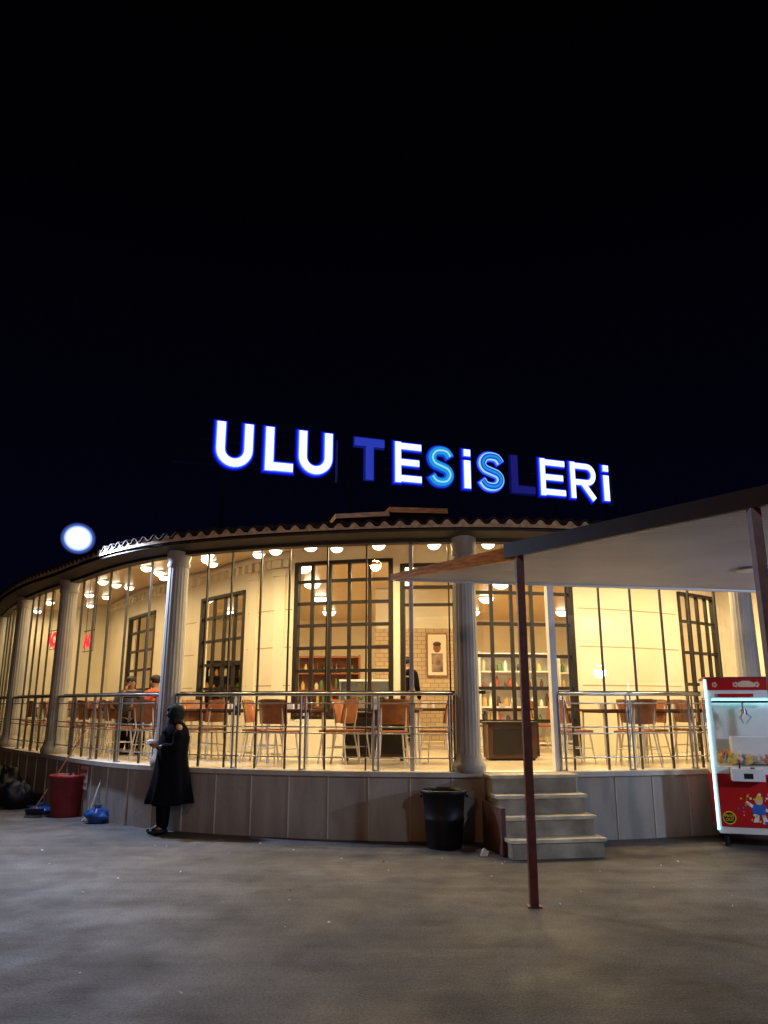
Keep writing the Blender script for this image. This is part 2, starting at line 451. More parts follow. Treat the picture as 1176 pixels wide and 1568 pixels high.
def shelf(name, loc, w, rows_, seed, wm, cols):
    random.seed(seed)
    e = empty(name, loc); mb = MB(); H = 1.9
    mb.box((0, .2, H/2), (w, .03, H), wm)
    for x in (-w/2, w/2): mb.box((x, 0, H/2), (.04, .4, H), wm)
    for r in range(rows_+1):
        z = .05+(H-.1)*r/rows_; mb.box((0, 0, z), (w-.04, .38, .03), wm)
        if r < rows_:
            x = -w/2+.1
            while x < w/2-.08:
                h = random.uniform(.12, .28); rr = random.uniform(.03, .055); cc = random.choice(cols)
                mb.rings([(x, -.05, z+.016, rr, rr), (x, -.05, z+.016+h*.7, rr, rr), (x, -.05, z+.016+h*.85, rr*.5, rr*.5), (x, -.05, z+.016+h, rr*.5, rr*.5)], cc, 10)
                x += random.uniform(.10, .2)
    mb.obj('unit', e)
cols = [M['white'], mat('jar_red', (.35, .08, .04)), mat('jar_green', (.12, .2, .08)), mat('jar_amber', (.6, .3, .08)), mat('jar_gold', (.7, .5, .2)), M['brown'], M['cream']]
shelf('jar_shelf', (-1.3, 17.7, FL), 1.5, 5, 1, M['wood'], cols)
shelf('display_shelf', (2.75, 16.6, FL), 1.5, 5, 2, M['white'], cols)
shelf('display_shelf', (4.6, 17.4, FL), 1.5, 5, 3, M['white'], cols)
shelf('jar_shelf', (-3.9, 19.6, FL), 1.6, 5, 4, M['darkwood'], cols)
e = empty('display_counter', (-.2, 17.0, FL)); mb = MB()
mb.box((0, 0, .45), (1.5, .6, .9), M['steel']); mb.box((0, 0, 1.32), (1.5, .6, .04), M['white']); mb.box((0, .28, 1.1), (1.5, .03, .4), M['white'])
for x in (-.73, .73): mb.box((x, 0, 1.1), (.03, .58, .4), M['steel'])
for i in range(9): mb.sphere((-.62+i*.155, 0, .95), .06, cols[i % 6], 10, 6, (1, 1, .7))
mb.box((0, -.29, 1.1), (1.42, .008, .38), M['glass']); mb.obj('body', e)
e = empty('exit_sign', (.25, 14.2, 3.05)); mb = MB(); mb.box((0, 0, 0), (.32, .03, .14), M['white']); mb.box((0, -.018, 0), (.28, .004, .10), M['bluepl']); mb.beam((0, 0, .07), (0, 0, 1.2), .015, .015, M['steel']); mb.obj('plate', e)

def chair_mesh():
    mb = MB()
    mb.box((0, 0, .45), (.42, .42, .035), M['wood'])
    n = 8
    for (z0, z1) in ((.56, .90),):
        vs = []; fs = []
        for i in range(n+1):
            a = -0.5+i/n; x = a*.44; y = .20-abs(a)**2*.22
            for z, dy in ((z0, 0), ((z0+z1)/2, .03), (z1-.02*(abs(a)*2)**3, .07)):
                vs.append((x, y+dy, z))
        for i in range(n):
            for j in range(2): fs.append((i*3+j, i*3+j+1, (i+1)*3+j+1, (i+1)*3+j))
        mb.add(vs, fs, M['wood'], True)
        mb.add([(v[0], v[1]+.02, v[2]) for v in vs], fs, M['wood'], True)
        mb.add([vs[i*3+2] for i in range(n+1)]+[(vs[i*3+2][0], vs[i*3+2][1]+.02, vs[i*3+2][2]) for i in range(n+1)], [(i, i+1, n+2+i, n+1+i) for i in range(n)], M['wood'])
    for x in (-1, 1):
        mb.cyl((x*.17, -.17, .44), (x*.21, -.22, 0), .013, .011, M['legs'], 8)
        mb.cyl((x*.17, .17, .44), (x*.21, .24, 0), .013, .011, M['legs'], 8)
        mb.cyl((x*.17, .17, .44), (x*.17, .22, .80), .012, .012, M['legs'], 8)
        mb.cyl((x*.19, -.195, .22), (x*.19, .205, .22), .008, .008, M['legs'], 6)
    o = mb.obj('chair'); me = o.data; bpy.data.objects.remove(o); return me
def table_mesh():
    mb = MB()
    mb.box((0, 0, .74), (.72, .72, .035), M['brown']); mb.box((0, 0, .715), (.62, .62, .02), M['darkwood'])
    for x in (-.3, .3):
        for y in (-.3, .3): mb.cyl((x, y, .71), (x*1.05, y*1.05, 0), .02, .016, M['legs'], 8)
    mb.cyl((.05, 0, .757), (.05, 0, .85), .03, .03, M['white'], 10); mb.box((-.12, .05, .80), (.1, .06, .085), M['white'])
    o = mb.obj('table'); me = o.data; bpy.data.objects.remove(o); return me
CM, TM = chair_mesh(), table_mesh()
def inst(name, me, loc, rz):
    o = bpy.data.objects.new(name, me); scene.collection.objects.link(o); o.location = loc; o.rotation_euler = (0, 0, rz); return o
random.seed(11)
for t in (.35, .8, 1.2, 1.6, 2.0, 2.35, 2.68, 3.0, 3.36, 3.75, 4.62, 4.9, 5.2, 5.5, 5.8):
    c = W(t, -1.15-random.uniform(0, .2), FL); a = ang(t)
    inst('dining_table', TM, c, a)
    for d in (-1, 1):
        off = Vector((math.cos(a), math.sin(a), 0))*d*(.62+random.uniform(-.05, .08))
        inst('dining_chair', CM, c+off, a+(-math.pi/2 if d > 0 else math.pi/2)+random.uniform(-.3, .3))
    off = Vector((math.sin(a), -math.cos(a), 0))*.60
    if random.random() < .75: inst('dining_chair', CM, c+off, a+math.pi+random.uniform(-.4, .4))
for (x, y) in ((-.6, 15.0), (.9, 15.3), (2.3, 14.6), (3.6, 15.2), (-2, 16.8)):
    inst('dining_table', TM, (x, y, FL), .1)
    for d in (-1, 1): inst('dining_chair', CM, (x+d*.62, y, FL), -d*math.pi/2+.2)

WARM = (1.0, 0.74, 0.38)
fix = MB(); k = 0
dome = emat('lamp_dome', (1.0, .88, .62), 9, sample=False)
def arealight(name, loc, size, energy, col, rot=(0, 0, 0), shape='DISK', parent=None, sy=None):
    l = bpy.data.lights.new(name, 'AREA'); l.shape = shape; l.size = size
    if sy: l.size_y = sy
    l.energy = energy; l.color = col
    o = bpy.data.objects.new(name, l); scene.collection.objects.link(o); o.location = loc; o.rotation_euler = rot
    if parent: o.parent = parent
    return o
def fixture(p, r):
    fix.rings([(p.x, p.y, p.z+.03, r*1.2, r*1.2), (p.x, p.y, p.z-.012, r*1.15, r*1.15), (p.x, p.y, p.z-.012, r*.95, r*.95)], M['white'], 18, caps=False)
    fix.rings([(p.x, p.y, p.z-.010, r*.94, r*.94), (p.x, p.y, p.z-.010-r*.35, r*.8, r*.8), (p.x, p.y, p.z-.010-r*.58, r*.45, r*.45), (p.x, p.y, p.z-.010-r*.62, .003, .003)], dome, 18, caps=False)
s = .7
while s < LEN-.4:
    t = T_of(s)
    for off in ((-.7, -1.95) if k % 2 == 0 else (-1.35,)):
        p = W(t, off, CZ(off)-.02); fixture(p, .105)
        if k % 2 == 1 or off == -.7:
            f = .42 if t < 2.9 else .80
            arealight('downlight_%d' % k, (p.x, p.y, p.z-.085), .16, (56 if k % 2 else 45)*f, WARM, parent=bld)
    k += 1; s += 1.0
for x in (-4.5, -1.6, 0.4, 2.6, 5.2):
    for y in (14.9, 17.0, 19.5, 22.5):
        if x < -3 and y < 19: continue
        fixture(Vector((x, y, 4.27)), .2)
        if y in (14.9, 19.5): arealight('room_light', (x, y, 4.10), .3, 75, WARM, parent=bld)
fix.obj('downlight_fixtures', bld)

def text(name, body, size, loc, rz, m, parent=None, ext=.004, rx=math.pi/2, bold=.02):
    c = bpy.data.curves.new(name, 'FONT'); c.body = body; c.size = size; c.extrude = ext; c.offset = size*bold
    c.align_x = 'CENTER'; c.align_y = 'CENTER'
    c.materials.append(m); o = bpy.data.objects.new(name, c); scene.collection.objects.link(o)
    o.location = loc; o.rotation_euler = (rx, 0, rz)
    if parent: o.parent = parent
    return o
sign_refl = emat('sign_reflection_red', (1, .03, .04), 2.2)  # emissive red stands in for a sign reflected in the glass
for (t, z, sz, tx, hw) in ((1.62, 2.85, .34, 'AÇIK', .15), (2.17, 2.72, .30, 'AÇ', .07)):
    e = empty('red_sign_reflection'); text('letters', tx, sz, W(t, -.20, z), ang(t), sign_refl, e, bold=.05)
    mb = MB()
    for dz in (-.17, .19): mb.beam(W(t-hw, -.215, z+dz), W(t+hw, -.215, z+dz), .012, .012, M['mullion'])
    for q in (-.8, .8):
        a = W(t+hw*q, -.225, z-.17); mb.beam(a, (a.x, a.y, 3.84), .008, .008, M['mullion'])
    mb.obj('rails', e)

# ---------------------------------------------------------------- rooftop sign
sg = empty('rooftop_sign')
O = Vector((-2.4, 11.6, 5.62)); D = Vector((6.8, 3.3, .33)); SL = D.length; d = D.normalized()
nf = Vector((d.y, -d.x, 0)).normalized(); upv = Vector((0, 0, 1))
H = .75
def smooth_path(pts, n=6):
    out = []
    pp = [pts[0]]+pts+[pts[-1]]
    for i in range(1, len(pp)-2):
        a, b, c, e = [Vector(q) for q in pp[i-1:i+3]]
        for j in range(n):
            u = j/n; out.append(.5*((2*b)+(c-a)*u+(2*a-5*b+4*c-e)*u*u+(3*b-a-3*c+e)*u**3))
    out.append(Vector(pp[-2])); return out
def letter_paths(ch, w, h, sw):
    a = sw/2; x0, x1, z0, z1 = a, w-a, a, h-a
    if ch == 'U':
        r = (x1-x0)/2; pts = [(x0, h-0.0)]
        pts += [(x0+r-r*math.cos(i*math.pi/14), z0+r-r*math.sin(i*math.pi/14)) for i in range(15)]
        pts += [(x1, h)]
        return [pts]
    if ch == 'L': return [[(x0, h), (x0, 0)], [(x0+.01, z0), (w, z0)]]
    if ch == 'T': return [[(0, z1), (w, z1)], [(w/2, z1), (w/2, 0)]]
    if ch == 'E': return [[(x0, h), (x0, 0)], [(x0, z1), (w, z1)], [(x0, h/2), (w*.92, h/2)], [(x0, z0), (w, z0)]]
    if ch == 'I': return [[(w/2, h*.72), (w/2, 0)], [(w/2, h), (w/2, h-.14)]]
    if ch == 'S':
        q = [(1, .80), (.82, .96), (.5, 1), (.2, .95), (.03, .77), (.15, .59), (.5, .5), (.85, .41), (.97, .23), (.8, .05), (.5, 0), (.2, .04), (0, .2)]
        return [smooth_path([(x0+p[0]*(x1-x0), z0+p[1]*(z1-z0)) for p in q], 4)]
    if ch == 'R':
        r = (z1-h*.45)/2; cx = x1-r*1.0
        bowl = [(x0, z1)]+[(cx+r*math.sin(i*math.pi/10), z1-r+r*math.cos(i*math.pi/10)) for i in range(11)]+[(x0, z1-2*r)]
        return [[(x0, h), (x0, 0)], bowl, [(x0+(x1-x0)*.45, z1-2*r), (x1+a*.1, 0)]]
def stroke(mb, pts, sw, off, x_org, dep, m):
    pts = [Vector(p) for p in pts]; n = len(pts); L_, R_ = [], []
    for i in range(n):
        if i == 0: tg = pts[1]-pts[0]
        elif i == n-1: tg = pts[-1]-pts[-2]
        else: tg = (pts[i+1]-pts[i]).normalized()+(pts[i]-pts[i-1]).normalized()
        tg.normalize(); nn = Vector((-tg.y, tg.x))*sw/2
        L_.append(pts[i]+nn); R_.append(pts[i]-nn)
    def w3(p, y): return O+d*(x_org+p.x)+upv*(p.y-H/2)+nf*y
    vs = [w3(p, off) for p in L_]+[w3(p, off) for p in R_]+[w3(p, off-dep) for p in L_]+[w3(p, off-dep) for p in R_]
    fs = []
    for i in range(n-1):
        fs += [(i, i+1, n+i+1, n+i), (2*n+i, 3*n+i, 3*n+i+1, 2*n+i+1), (i, 2*n+i, 2*n+i+1, i+1), (n+i, n+i+1, 3*n+i+1, 3*n+i)]
    fs += [(0, n, 3*n, 2*n), (n-1, 3*n-1, 4*n-1, 2*n-1)]
    mb.add(vs, fs, m)
def extend(pth, g):
    q = [Vector(p) for p in pth]
    if (q[0]-q[1]).length > .001: q[0] = q[0]+(q[0]-q[1]).normalized()*g
    q[-1] = q[-1]+(q[-1]-q[-2]).normalized()*g
    return q
LETT = [('U', -.0392, .0412, 'w'), ('L', .0659, .1304, 'w'), ('U', .1409, .222, 'w'), ('T', .2744, .3496, 'dim'), ('E', .3731, .4452, 'w'),
        ('S', .4628, .5346, 'cy'), ('I', .5527, .5879, 'w'), ('S', .603, .6795, 'half'), ('L', .699, .7708, 'off'), ('E', .7849, .8662, 'w'),
        ('R', .881, .9703, 'w'), ('I', .9857, 1.0198, 'w2')]
ES = [emat('led_core', (.78, .92, 1.0), 1.6), emat('led_glow_1', (.30, .50, 1.0), 1.4), emat('led_glow_2', (.03, .08, 1.0), 1.6), emat('led_glow_blue', (.008, .012, .80), 1.1), emat('led_glow_back', (.003, .004, .26), 1.0)]  # core, then wider and bluer layers that paint the glow around the letters
EC = emat('led_cyan', (.01, .36, .80), .9); EBM = emat('led_blue_mid', (.015, .07, .85), .8); ECL = emat('led_pale_cyan', (.35, .72, 1), 1.0)
ED1 = emat('led_dim_1', (.03, .06, .6), .7); ED2 = emat('led_dim_2', (.012, .025, .4), .4); EO1 = emat('led_off_1', (.02, .022, .30), .5); EO2 = emat('led_off_2', (.010, .010, .2), .32)
for k, (ch, s0, s1, st_) in enumerate(LETT):
    w = (s1-s0)*SL; x = s0*SL; sw = .16
    mb = MB()
    layers = {'w': [(.120, -.002, .100, ES[0]), (.142, .004, .090, ES[1]), (.168, .010, .08, ES[2]), (.198, .026, .06, ES[3]), (.235, .045, .035, ES[4])],
              'dim': [(.13, 0, .095, ED1), (.19, .015, .055, ED2)], 'off': [(.13, 0, .095, EO1), (.19, .015, .055, EO2)],
              'cy': [(.03, -.01, .10, ECL), (.13, 0, .095, EC), (.19, .02, .06, EBM), (.225, .04, .035, ES[4])],
              'half': [(.04, -.01, .10, EC), (.10, 0, .095, EBM), (.142, .002, .088, ECL), (.19, .02, .055, ES[2]), (.225, .04, .035, ES[4])]}
    layers['w2'] = layers['w']
    for (sww, g, off, m_) in layers[st_]:
        for j, pth in enumerate(letter_paths(ch, w, H, sw)):
            f = .82 if ch in 'ER' else 1
            stroke(mb, extend(pth, g-.01), sww*f, off+.0012*j, x, off-.02, m_)
    mb.obj('letter_%d' % (k+1), sg)
mb = MB()
for dz in (-.30, -.1, .1, .30):
    a = O+d*(-.9)+upv*dz-nf*.1; b = O+d*(SL+.2)+upv*dz-nf*.1
    mb.beam(a, b, .016, .016, M['signbar'])
for sv in (-.1, 2.1, 4.3, 6.5, 7.75):
    p = O+d*sv-nf*.13
    mb.beam((p.x, p.y, 4.3), (p.x, p.y, 5.9), .045, .045, M['signbar'])
p = O+d*1.79-nf*.02
mb.beam((p.x, p.y, p.z-.45), (p.x, p.y, p.z+.30), .04, .04, M['bluepl'])
p = O+d*(SL+.19); mb.beam((p.x, p.y, 5.5), (p.x, p.y, 6.35), .08, .05, M['black'])
mb.obj('frame', sg)

# ---------------------------------------------------------------- canopy
cp = empty('metal_canopy')
mb = MB()
Tp = Vector((.08, 8.35, 3.0)); P1 = Vector((1.26, 7.06, 3.0)); P2 = Vector((2.60, 5.25, 3.0)); Q = P2+(P2-P1)*1.6
corr = mat('canopy_sheet', (.56, .57, .66), .5, var=.14, scale=1.2)
nt = corr.node_tree; bs = nt.nodes['Principled BSDF']; tc = [n for n in nt.nodes if n.type == 'TEX_COORD'][0]
mp = nt.nodes.new('ShaderNodeMapping'); mp.inputs['Rotation'].default_value = (0, 0, math.radians(20))
wv = nt.nodes.new('ShaderNodeTexWave'); wv.inputs['Scale'].default_value = 3.2; wv.bands_direction = 'Y'
bp = nt.nodes.new('ShaderNodeBump'); bp.inputs['Distance'].default_value = .008; bp.inputs['Strength'].default_value = .5
nt.links.new(tc.outputs['Object'], mp.inputs[0]); nt.links.new(mp.outputs[0], wv.inputs['Vector']); nt.links.new(wv.outputs['Fac'], bp.inputs['Height']); nt.links.new(bp.outputs[0], bs.inputs['Normal'])
poly = [Tp, P1, P2, Q, Vector((8.5, Q.y, 3.0)), Vector((8.5, 10.1, 3.0)), ]
lo = [Vector((p.x, p.y, 2.985)) for p in poly]; hi = [Vector((p.x, p.y, 3.03)) for p in poly]; n = len(poly)
mb.add(lo, [tuple(range(n))], corr)
mb.add(hi, [tuple(range(n))], M['roof'])
mb.obj('roof_sheet', cp)
mb = MB()
dv = (P1-Tp).normalized(); nn = Vector((dv.y, -dv.x, 0)); nn = -nn if nn.y > 0 else nn
a0 = Tp+nn*.01; a1 = P1+nn*.01
vs = [a0+Vector((0, 0, -.03)), a1+Vector((0, 0, -.04)), a1+Vector((0, 0, .10)), a0+Vector((0, 0, .03))]
vs += [v-nn*.05 for v in vs]
mb.add(vs, [(0, 1, 2, 3), (7, 6, 5, 4), (0, 4, 5, 1), (3, 2, 6, 7), (0, 3, 7, 4), (1, 5, 6, 2)], M['orange'])
mb.beam(Tp+Vector((.03, 0.03, -.02)), Vector((8.5, 10.1, 2.975)), .05, .03, M['white'])
mb.obj('edge_board', cp)
mb = MB()
mb.beam(P1+Vector((-.10, .12, .055)), Q+Vector((0, 0, .055)), .07, .14, M['beamdark'])
for p in (P1, P2, Vector((6.6, 5.0, 3)), Vector((6.6, 9.2, 3))):
    mb.beam((p.x, p.y, 0), (p.x, p.y, 2.982), .07, .07, M['rust'])
    mb.box((p.x, p.y, .006), (.12, .10, .012), M['rust'])
mb.obj('posts', cp)
mb = MB(); mb.rings([(3.75, 7.7, 2.98, .16, .16), (3.75, 7.7, 2.965, .17, .17), (3.75, 7.7, 2.96, .14, .14)], M['white'], 24); mb.obj('ceiling_lamp', cp)

# ---------------------------------------------------------------- bins and tools
e = empty('trash_barrel', (.72, 9.82, 0)); mb = MB()
mb.rings([(0, 0, 0.0, .205, .205), (0, 0, .05, .215, .215), (0, 0, .30, .235, .235), (0, 0, .31, .242, .242), (0, 0, .34, .242, .242), (0, 0, .35, .235, .235), (0, 0, .60, .252, .252), (0, 0, .61, .275, .275), (0, 0, .65, .275, .275), (0, 0, .655, .255, .255), (0, 0, .60, .245, .245), (0, 0, .3, .22, .22), (0, 0, .28, .01, .01)], M['black'], 32, caps=False)
for sx in (-1, 1): mb.box((sx*.275, 0, .58), (.03, .1, .03), M['black'])
mb.obj('body', e)
e = empty('red_bucket', (-4.85, 12.45, 0)); mb = MB()
mb.rings([(0, 0, 0, .20, .20), (0, 0, .25, .225, .225), (0, 0, .55, .255, .255), (0, 0, .56, .275, .275), (0, 0, .6, .275, .275), (0, 0, .605, .255, .255), (0, 0, .5, .24, .24), (0, 0, .05, .18, .18)], M['redpl'], 28)
mb.obj('body', e)
e = empty('mop'); mb = MB()
mb.cyl((-4.12, 12.13, .92), (-4.30, 11.93, .08), .013, .013, M['white'], 8)
for i in range(26):
    a = random.uniform(0, 6.28); r = random.uniform(.05, .13)
    mb.cyl((-4.30, 11.93, .10), (-4.30+math.cos(a)*r, 11.93+math.sin(a)*r, .008), .012, .009, M['ledge'], 5)
mb.obj('body', e)
e = empty('broom'); mb = MB()
mb.cyl((-4.75, 12.75, 1.25), (-5.25, 12.3, .12), .012, .012, M['wood'], 8); mb.beam((-5.38, 12.3, .10), (-5.12, 12.3, .10), .05, .05, M['black'])
for i in range(20): mb.cyl((-5.37+i*.013, 12.3, .09), (-5.38+i*.014, 12.27, .0), .006, .005, M['black'], 4)
mb.obj('body', e)
def bag(name, loc, r, m, sc, seed):
    e = empty(name, loc); random.seed(seed); mb = MB(); mb.sphere((0, 0, r*sc[2]*.8), r, m, 20, 12, sc); o = mb.obj('bag', e)
    for v in o.data.vertices:
        q = v.co.copy(); f = mathutils.noise.noise(q*12+Vector((seed, 0, 0))); g = mathutils.noise.noise(q*30+Vector((seed, 5, 0)))
        a = math.atan2(q.y, q.x); v.co += Vector((q.x, q.y, 0)).normalized()*r*(.16*math.sin(a*6+seed)*max(0, q.z/r-.3)+.4*f+.2*g)
        v.co.z = max(0.003, v.co.z*(1+.3*f+.15*g))
    mb = MB(); z0 = r*sc[2]*1.7
    mb.rings([(0, 0, z0-.04, .05, .05), (0, 0, z0+.01, .018, .018), (.01, 0, z0+.04, .045, .02), (.02, 0, z0+.07, .06, .01)], m, 9, smooth=False); mb.obj('knot', e)
bag('blue_bag', (-4.12, 11.75, 0), .13, M['bluepl'], (1.3, .9, .8), 3)
bag('blue_bag', (-5.35, 12.7, 0), .13, M['bluepl'], (1.6, 1, .45), 5)
bag('black_rubbish_bag', (-6.0, 13.35, 0), .22, M['black'], (1.1, 1, 1), 6)
bag('black_rubbish_bag', (-6.45, 13.75, 0), .27, M['black'], (1, 1, 1.2), 8)
e = empty('wall_notice'); t = 2.52; p = W(t, .14, .56); mb = MB(); mb.box(p, (.28, .006, .34), M['paper'], rz=ang(t)); mb.obj('sheet', e)
rt = mat('red_ink', (.5, .03, .03))
for i, tx in enumerate(('LÜTFEN', 'SIGARA', 'ATMAYIN')): text('line_%d' % i, tx, .062, W(t, .146, .65-.09*i), ang(t), rt, e, ext=.001)

random.seed(5); mb = MB()
for i in range(80):
    x = random.uniform(-4, 4.5); y = random.uniform(5, 9.9) if i > 40 else random.uniform(8.6, 10.1)
    s_ = random.uniform(.005, .016) * (2.0 if i < 5 else 1); a = random.uniform(0, 6.28)
    vs = [Vector((x+math.cos(a+j*1.57)*s_*random.uniform(.6, 1.3), y+math.sin(a+j*1.57)*s_, .004+random.uniform(0, .018))) for j in range(4)]
    mb.add(vs, [(0, 1, 2), (0, 2, 3)], M['paper'] if i % 3 else M['plinth'])
x, y = 1.12, 9.25
mb.add([(x-.05, y, .005), (x+.03, y-.03, .01), (x+.06, y+.03, .05), (x-.02, y+.05, .07), (x, y+.01, .09)], [(0, 1, 4), (1, 2, 4), (2, 3, 4), (3, 0, 4)], M['paper'])
mb.obj('ground_litter')

# ---------------------------------------------------------------- claw machine
cm = empty('claw_machine', (4.03, 9.88, 0), math.radians(-17))
RM = mat('machine_red', (.52, .010, .012), .3, var=.1); LED = emat('led_strip_cyan', (.35, .88, 1), 3.5)
GW = mat('machine_white', (.85, .85, .85), .4, var=.04)
mb = MB(); w, dp = .98, .8
for x in (.08, w-.08):
    for y in (.08, dp-.08):
        mb.cyl((x, y, .0), (x, y, .16), .035, .025, M['black'], 10)
mb.box((w/2, dp/2, .50), (w, dp, .70), M['white'])
mb.box((w/2, -.006, .53), (w-.05, .02, .60), RM)
mb.box((w/2, dp/2, .88), (w+.01, dp+.01, .06), M['white'])
for x in (.025, w-.025):
    for y in (.025, dp-.025): mb.box((x, y, 1.32), (.05, .05, .82), M['white'])
mb.box((w/2, dp-.02, 1.32), (w-.1, .02, .82), GW)
mb.box((w/2, dp/2, 1.84), (w, dp, .22), M['white']); mb.box((w/2, -.008, 1.885), (w-.03, .03, .13), RM)
mb.box((w/2, dp/2, 1.965), (w+.02, dp+.02, .03), M['redpl'])
mb.box((.33, -.02, 1.755), (.40, .03, .04), RM)
mb.box((.36, -.09, .83), (.36, .18, .14), M['white']); mb.box((.36, -.183, .82), (.10, .008, .06), M['black'])
mb.cyl((.28, -.10, .90), (.28, -.10, .97), .01, .01, M['black'], 8); mb.sphere((.28, -.10, .985), .022, RM)
mb.cyl((.42, -.10, .90), (.42, -.10, .915), .025, .025, M['redpl'], 12)
mb.box((.74, -.02, .70), (.30, .03, .20), M['black']); mb.box((.74, -.037, .70), (.24, .006, .15), M['mullion'])
mb.box((-.004, dp/2, .50), (.012, dp-.08, .62), RM)
mb.obj('cabinet', cm, bevel=.006)
mb = MB(); mb.box((-.012, -.012, 1.07), (.022, .022, 1.76), LED); mb.obj('led_strip', cm)
mb = MB(); mb.add([(.05, .0, .92), (w-.05, .0, .92), (w-.05, .0, 1.72), (.05, .0, 1.72)], [(0, 1, 2, 3)], M['glass']); mb.add([(0.0, .05, .92), (.0, dp-.05, .92), (.0, dp-.05, 1.72), (.0, .05, 1.72)], [(0, 1, 2, 3)], M['glass']); mb.obj('glass', cm)
random.seed(3); mb = MB()
pc = [mat('plush_%d' % i, c, .9, bump=.4) for i, c in enumerate([(.8, .75, .6), (.7, .5, .1), (.65, .2, .15), (.2, .4, .6), (.8, .5, .2), (.8, .8, .85), (.8, .8, .85)])]
for i in range(46):
    x, y = random.uniform(.1, w-.1), random.uniform(.08, dp-.1); r = random.uniform(.03, .05); z = .92+r+random.uniform(0, .03)
    m_ = random.choice(pc); mb.sphere((x, y, z), r, m_, 10, 7); mb.sphere((x, y-.02, z+r*1.2), r*.65, m_, 8, 6)
    for q in (-1, 1): mb.sphere((x+q*r*.5, y-.02, z+r*1.75), r*.22, m_, 6, 4)
mb.box((.52, .45, 1.10), (.50, .3, .30), GW)
mb.obj('prizes', cm)
mb = MB(); mb.beam((.06, .4, 1.68), (w-.06, .4, 1.68), .03, .03, M['steel']); mb.cyl((.45, .4, 1.67), (.45, .4, 1.58), .012, .012, M['steel'], 8); mb.cyl((.45, .4, 1.59), (.45, .4, 1.53), .04, .05, M['steel'], 12)
for q in range(3):
    a = q*2.094; mb.cyl((.45, .4, 1.55), (.45+math.cos(a)*.09, .4+math.sin(a)*.09, 1.49), .007, .007, M['steel'], 6); mb.cyl((.45+math.cos(a)*.09, .4+math.sin(a)*.09, 1.49), (.45+math.cos(a)*.02, .4+math.sin(a)*.02, 1.41), .007, .005, M['steel'], 6)
mb.box((w/2, dp-.06, 1.69), (w-.12, .03, .03), LED)
mb.obj('claw', cm)
yel = mat('decal_yellow', (.85, .6, .02), .4); blu = mat('decal_blue', (.03, .12, .5), .4); wh = mat('decal_white', (.85, .85, .85), .4); crm = mat('decal_cream', (.75, .55, .35), .4)
mb = MB()
def disc(cx, cz, r, m_, y=-.019, n=20): mb.cyl((cx, y+.001, cz), (cx, y-.001, cz), r, r, m_, n)
disc(.12, .33, .075, yel); disc(.12, .33, .062, M['black'], -.0215)
def blob(cx, cz, pts, m_, y):
    vs = [(cx+px, y, cz+pz) for px, pz in pts]; mb.add(vs, [tuple(range(len(vs)))], m_)
cx, cz = .46, .45
blob(cx, cz, [(-.07, -.08), (.06, -.09), (.08, .0), (.04, .05), (-.04, .04), (-.09, .0)], blu, -.0200)
disc(cx, cz+.08, .045, crm, -.0215); blob(cx, cz, [(-.04, .10), (0, .17), (.05, .10)], yel, -.023)
blob(cx, cz, [(-.08, -.0), (-.15, .06), (-.13, .08), (-.06, .03)], wh, -.0212); blob(cx, cz, [(.07, 0), (.14, -.05), (.12, -.07), (.06, -.03)], wh, -.0212)
blob(cx, cz, [(-.05, -.08), (-.08, -.16), (-.02, -.16), (-.01, -.08)], wh, -.0208); blob(cx, cz, [(.02, -.08), (.03, -.16), (.08, -.15), (.06, -.08)], wh, -.0208)
random.seed(9)
for i in range(34):
    a = random.uniform(0, 6.28); r_ = random.uniform(.10, .24); disc(cx+math.cos(a)*r_, cz+.0+math.sin(a)*r_*.75, random.uniform(.006, .018), random.choice([yel, blu, wh, crm, wh]), -.0205-.0002*i, 7)
for i in range(4):
    x = .10+i*.24
    for q in range(5): disc(x+math.cos(q*1.257)*.022, 1.885+math.sin(q*1.257)*.022, .013, crm, -.0245-.0003*q, 8)
blob(.46, 1.885, [(-.09, -.03), (.09, -.03), (.11, .01), (.04, .045), (-.04, .045), (-.11, .01)], crm, -.0265)
mb.obj('decals', cm)
text('prize_label', 'PRIZE\nOUT', .042, (.12, -.024, .33), 0, yel, cm, ext=.0005)

